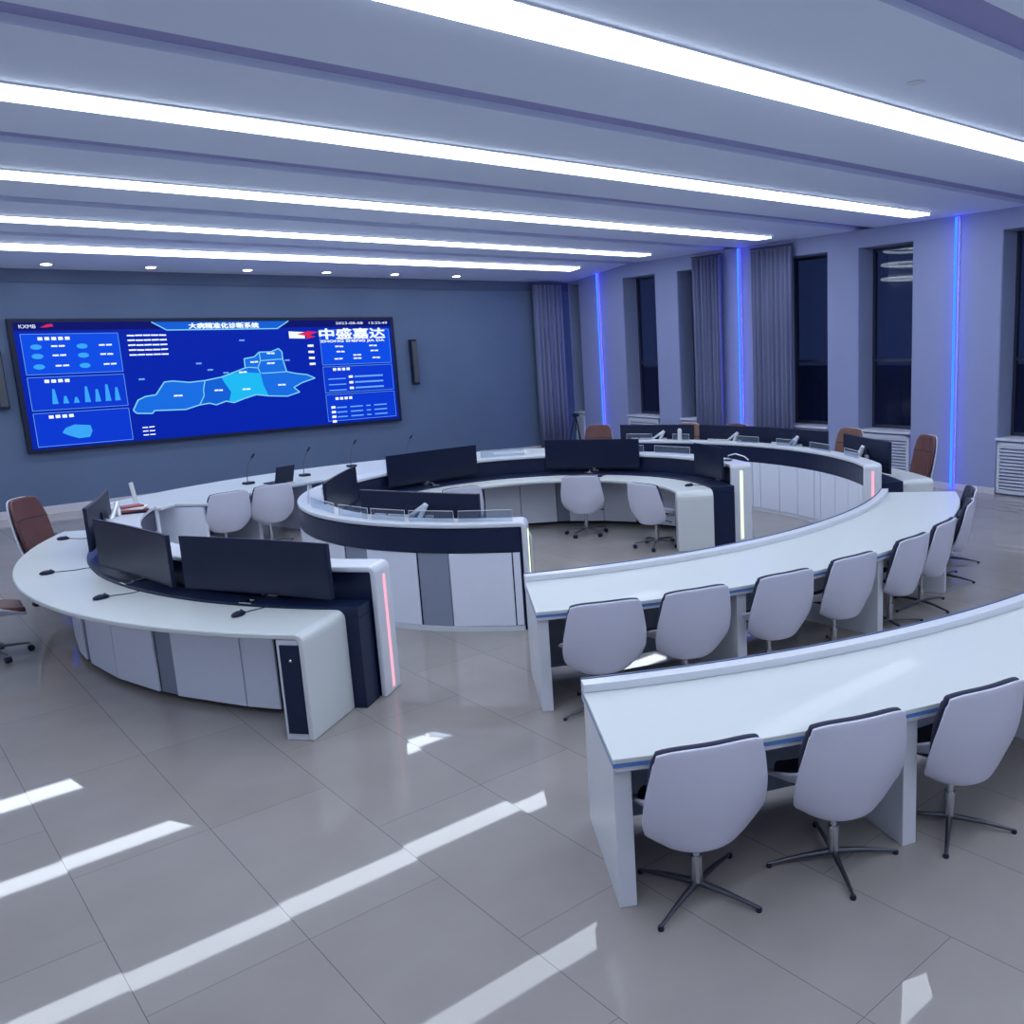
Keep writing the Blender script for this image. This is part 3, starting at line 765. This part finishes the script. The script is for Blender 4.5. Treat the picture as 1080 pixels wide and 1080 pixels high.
# leather chairs
GL = 'brown leather chairs outside the left control desk'
put_chair('b', 1.74, 11.98, -42, 'brown leather chair with white shell at the far end of the left control desk', GL, 12)
put_chair('b', .86, 10.05, -2, 'red-brown chair cut by the left edge of the picture, star base on the floor', GL, 25)
GR = 'brown leather chairs outside the right control desk'
for a, r_, f, kd, lb in ((-22.6, 5.62, 152, 'b', 'red-brown leather chair at the right end of the right control desk'), (-7, 5.55, 178, 'n', 'tan leather chair back showing above the third monitor of the right desk'),
                     (15.6, 5.45, 200, 'b', 'dark red chair top before the right-hand curtain'), (25.5, 5.50, 205, 'n', 'tan leather chair top between two grey curtains and a pale pier'),
                     (42.4, 5.45, 222, 'b', 'red-brown chair below the leftmost blue light strip')):
    p = pol(CO, r_, a); put_chair(kd, p.x, p.y, f, lb, GR, a)

# ------------------------------------------------------------------ monitors
def make_monitor():
    t = empty('monitor')
    w, h, zc = .715, .212, 1.055
    bm = NB(); n = 12; rows = []
    for k in range(n + 1):
        x = -w + 2 * w * k / n; y = -.02 * (x / w) ** 2
        rows.append([bm.verts.new((x, y + dy, z)) for dy, z in ((0, zc - h), (.03, zc - h + .004), (.03, zc + h - .004), (0, zc + h))])
    for A, B in zip(rows, rows[1:]):
        for k in range(4): bm.faces.new((A[k], A[(k + 1) % 4], B[(k + 1) % 4], B[k]))
    bm.faces.new(rows[0][::-1]); bm.faces.new(rows[-1])
    hs = link_mesh('housing', bm, 'black_plastic', t, smooth=True)
    bm = NB(); rows = []
    for k in range(n + 1):
        x = (-w + .012) + 2 * (w - .012) * k / n; y = -.02 * (x / w) ** 2 - .002
        rows.append([bm.verts.new((x, y, z)) for z in (zc - h + .018, zc + h - .012)])
    for A, B in zip(rows, rows[1:]): bm.faces.new((A[0], B[0], B[1], A[1]))
    link_mesh('screen', bm, 'screen_glass', t, smooth=True)
    bm = NB(); box(bm, -.12, .03, .97, .12, .05, 1.13); link_mesh('back_plate', bm, 'black_plastic', t, bevel=.006)
    a = empty('monitor_arm'); a.parent = t
    bm = NB(); tube(bm, [(-.02, .17, .785), (-.02, .17, .86)], .03, 12); box(bm, -.09, .12, .785, .05, .22, .80); link_mesh('arm_base', bm, 'silver_paint', a, smooth=False)
    bm = NB(); tube(bm, [(-.02, .17, .85), (-.20, .14, 1.17)], .026, 8); link_mesh('lower_link', bm, 'silver_paint', a)
    bm = NB(); tube(bm, [(-.20, .15, 1.17), (.06, .10, 1.02)], .022, 8); tube(bm, [(.06, .10, 1.02), (.02, .055, 1.03)], .022, 8); link_mesh('upper_link', bm, 'silver_paint', a)
    bm = NB(); box(bm, .06, .085, .995, .30, .115, 1.05); box(bm, .33, .085, .995, .46, .115, 1.05); box(bm, -.22, .06, .99, -.14, .09, 1.05); box(bm, .3, .09, 1.01, .34, .11, 1.035); link_mesh('cable_rail', bm, 'silver_paint', a, bevel=.004)
    bm = NB(); box(bm, -.10, -.10, .785, .02, -.02, .795); box(bm, -.06, -.03, .785, -.02, .14, .80); link_mesh('foot_plate', bm, 'chrome', a, bevel=.002)
    return t
MON = make_monitor(); first = [True]
def put_monitor(c, r, a, outward, label, group, tw=0):
    o = MON if first[0] else copy_tree(MON); first[0] = False
    p = pol(c, r, a); o.location = (p.x, p.y, 0)
    # local -Y is the viewing side
    o.rotation_euler = (0, 0, R(a + (90 if outward else -90) + tw)); tag(o, label, 'monitor', group)
    return o
GM = 'wide black monitors on the left control desk'
put_monitor(CO, 4.50, 208.2, True, 'wide black monitor facing the camera, largest one, near the right end of the left desk', GM, -2)
put_monitor(CO, 4.50, 188.6, True, 'wide black monitor in the middle of the left control desk', GM, 0)
put_monitor(CO, 4.50, 161.0, True, 'wide black monitor at the far end of the left control desk, turned edge-on', GM, 0)
GMI = 'wide black monitors on the inner ring desk'
put_monitor(CI, 2.32, 203.8, False, 'black monitor seen from behind with silver arm, on the near side of the inner ring', GMI)
put_monitor(CI, 2.30, 152, False, 'dark monitor at the left of the inner ring, seen at a slant', GMI, -9)
put_monitor(CI, 2.34, 94, False, 'black monitor facing the camera on the inner ring, left of the white sheet', GMI)
put_monitor(CI, 2.34, 36, False, 'black monitor facing the camera above the square-on swivel chair', GMI)
put_monitor(CI, 2.34, -17.5, False, 'smaller black monitor near the right end of the inner ring, partly turned away', GMI).scale.x = .55
GMR = 'black monitors on the right control desk'
for a, lb in ((27.3, 'black monitor at the left end of the right desk, above two white ledges'), (9.5, 'black monitor on the right desk, below the middle blue light strip'), (-6.5, 'black monitor on the right desk, partly hiding the tan chair'), (-27.8, 'nearest black monitor on the right desk, beside the red-brown chair')):
    put_monitor(CO, 4.60, a, True, lb, GMR).scale.x = .93

# ------------------------------------------------------------------ small things
def make_mouse():
    t = empty('computer_mouse')
    bm = NB(); ellipsoid(bm, (0, 0, .012), (.036, .062, .024), 14)
    for v in bm.verts: v.co.z = max(v.co.z, 0)
    link_mesh('mouse_body', bm, 'black_plastic', t, smooth=True)
    bm = NB(); tube(bm, [(0, .06, .008), (.01, .12, .004), (.05, .20, .004), (.04, .28, .004), (.07, .36, .004)], .0035, 6); link_mesh('cable', bm, 'black_plastic', t, smooth=True)
    bm = NB(); tube(bm, [(-.004, .03, .032), (.004, .03, .032)], .009, 8); link_mesh('scroll_wheel', bm, 'steel_dark', t)
    return t
MO = make_mouse(); fm = [True]
for x, y, a, lb in ((1.74, 11.40, -30, 'black mouse with cable at the far end of the left desk'), (1.31, 9.62, 0, 'black mouse on the leftmost bulge of the left desk'),
                 (1.44, 8.22, 10, 'black mouse in front of the middle monitor of the left desk'), (2.02, 6.82, 30, 'black mouse nearest the camera on the left desk, before the largest monitor'),
                 (8.00, 10.02, 30, 'small black mouse on the inner ring desk beside the square-on swivel chair'), (8.12, 8.32, -20, 'small black mouse on the right end of the inner ring desk'),
                 ):
    o = MO if fm[0] else copy_tree(MO); fm[0] = False
    o.location = (x, y, .771); o.rotation_euler = (0, 0, R(a - 90)); tag(o, lb, 'mouse', 'black computer mice')
    if x > 7: o.scale = (1, 1, 1)
def make_mic():
    t = empty('gooseneck_microphone')
    bm = NB(); box(bm, -.07, -.06, 0, .07, .06, .035); link_mesh('mic_base', bm, 'black_plastic', t, bevel=.01)
    bm = NB(); tube(bm, [(0, .02, .035), (.0, .01, .16), (.015, -.03, .30), (.05, -.08, .40)], .006, 8); link_mesh('gooseneck', bm, 'steel_dark', t, smooth=True)
    bm = NB(); tube(bm, [(.045, -.075, .39), (.07, -.11, .45)], .014, 10); link_mesh('mic_head', bm, 'black_plastic', t, smooth=True)
    return t
MI = make_mic(); fmi = [True]
for (x, y), a, lb in (((4.52, 14.0), 20, 'black gooseneck microphone left of the laptop'), ((5.40, 14.12), 10, 'black gooseneck microphone right of the laptop'),
                      ((6.35, 14.55), 0, 'black gooseneck microphone behind the slanted dark monitor'), ((7.28, 14.4), 0, 'black gooseneck microphone just left of the far black monitor, mostly hidden')):
    o = MI if fmi[0] else copy_tree(MI); fmi[0] = False
    o.location = (x, y, .771); o.rotation_euler = (0, 0, R(a)); tag(o, lb, 'microphone', 'gooseneck microphones on the far desk')
t = empty('laptop', (4.86, 13.75, .771), R(22))
bm = NB(); box(bm, -.17, -.12, 0, .17, .12, .016); link_mesh('keyboard_deck', bm, 'black_plastic', t, bevel=.004)
bm = NB(); box(bm, -.17, -.12, 0, .17, -.11, .24, lambda x, y, z: (x, y - z * .28, z + .014)); link_mesh('lid', bm, 'black_plastic', t, bevel=.004)
tag(t, 'open black laptop between two gooseneck microphones', 'laptop')
# sheet on the far desk
bm = NB(); box(bm, -.3, -.2, 0, .3, .2, .012, lambda x, y, z: (x, y, z)); o = link_mesh('document_tray', bm, 'paper', bevel=.004)
o.location = (8.95, 13.75, .771); o.rotation_euler = (0, 0, R(-25)); tag(o, 'flat white tray on the far desk between the two far monitors', 'tray')
# clutter at the far end of the left desk
rr = random.Random(5)
base = pol(CO, 4.26, 157, 1.041)
for k, (m, w, l, a, lb) in enumerate((('black_plastic', .22, .30, 70, 'black folder at the bottom of the pile on the left desk ledge'), ('red_cover', .21, .29, 82, 'red folder in the pile on the left desk ledge'),
                      ('paper', .20, .28, 60, 'white papers on the pile on the left desk ledge'), ('red_cover', .15, .21, 95, 'small red notebook topmost on the left desk pile'))):
    bm = NB(); box(bm, -w / 2, -l / 2, 0, w / 2, l / 2, .018)
    o = link_mesh('folder', bm, m, bevel=.003); o.location = base + Vector((0, 0, k * .0195)); o.rotation_euler = (0, 0, R(a)); tag(o, lb, 'folder', 'folders piled on the left desk')
t = empty('tablet_stand', pol(CO, 4.28, 152.5, 1.041).to_tuple(), R(60))
bm = NB(); box(bm, -.07, -.05, 0, .07, .05, .012); link_mesh('stand_foot', bm, 'silver_paint', t, bevel=.003)
bm = NB(); box(bm, -.05, -.01, 0, .05, .005, .26, lambda x, y, z: (x + z * .25, y + z * .2, z + .012)); link_mesh('tablet', bm, 'cable_white', t, bevel=.004)
tag(t, 'white upright tablet stand behind the folders on the left desk', 'tablet stand')
# desk lamp on the right end of the inner ring
p = pol(CI, 2.60, -19, 1.041)
t = empty('reading_light', p.to_tuple(), R(-60))
bm = NB(); box(bm, -.05, -.04, 0, .05, .04, .02); link_mesh('lamp_base', bm, 'steel_dark', t, bevel=.004)
bm = NB(); tube(bm, [(0, 0, .02), (0, 0, .07), (.10, 0, .095), (.22, 0, .06), (.28, 0, .01)], .008, 8); link_mesh('bent_arm', bm, 'silver_paint', t, smooth=True)
tag(t, 'small bent silver reading light on the right end of the inner ring', 'light')
# white gadget standing on the right ledge
p = pol(CO, 4.31, 20.3, 1.041)
t = empty('desk_microphone', p.to_tuple())
bm = NB(); lathe(bm, [(.035, 0), (.04, .02), (.034, .10), (.034, .13)], n=14); link_mesh('body', bm, 'cable_white', t, smooth=True)
bm = NB(); lathe(bm, [(.034, .13), (.038, .16), (.02, .19)], n=14); link_mesh('head', bm, 'silver_paint', t, smooth=True)
tag(t, 'short white upright cylinder on the ledge of the right desk between two monitors', 'desk device')
# tripod in the corner
t = empty('tripod', (13.35, 17.55, 0), R(20))
for k in range(3):
    a = 2 * PI * k / 3; bm = NB(); tube(bm, [(.02 * math.cos(a), .02 * math.sin(a), .95), (.26 * math.cos(a), .26 * math.sin(a), 0.01)], .014, 8); link_mesh('leg', bm, 'black_plastic', t)
bm = NB(); box(bm, -.06, -.05, .94, .06, .05, 1.02); tube(bm, [(0, 0, .6), (0, 0, .95)], .012, 8); link_mesh('tripod_head', bm, 'black_plastic', t)
bm = NB(); tube(bm, [(0, 0, 1.0), (.25, .05, .94)], .010, 8); link_mesh('pan_handle', bm, 'black_plastic', t)
tag(t, 'black camera tripod in front of the curtain in the far corner', 'tripod')

# ------------------------------------------------------------------ world, camera
w = bpy.data.worlds.new('night'); bpy.context.scene.world = w; w.use_nodes = True
bg = w.node_tree.nodes['Background']; bg.inputs[0].default_value = (.10, .16, .50, 1); bg.inputs[1].default_value = .28

F, YAW, PIT, ROL, HC = 946.251, .765079, .186274, .0339078, 2.62
f = Vector((math.sin(YAW) * math.cos(PIT), math.cos(YAW) * math.cos(PIT), -math.sin(PIT)))
rt = Vector((math.cos(YAW), -math.sin(YAW), 0)); dn = f.cross(rt)
r2 = rt * math.cos(ROL) + dn * math.sin(ROL); d2_ = dn * math.cos(ROL) - rt * math.sin(ROL)
cam = bpy.data.cameras.new('camera'); co = bpy.data.objects.new('camera', cam); C.objects.link(co)
M = Matrix(((r2.x, -d2_.x, -f.x, 0), (r2.y, -d2_.y, -f.y, 0), (r2.z, -d2_.z, -f.z, HC), (0, 0, 0, 1)))
co.matrix_world = M
cam.sensor_width = 36; cam.sensor_fit = 'HORIZONTAL'; cam.lens = F / 1080 * 36; cam.shift_x = -180 / 1080; cam.clip_start = .05; cam.clip_end = 200
bpy.context.scene.camera = co
vs = bpy.context.scene.view_settings
bpy.context.scene.display_settings.display_device = 'sRGB'
vs.view_transform = 'Standard'; vs.look = 'None'; vs.gamma = 1; vs.use_curve_mapping = False
vs.exposure = 0.0
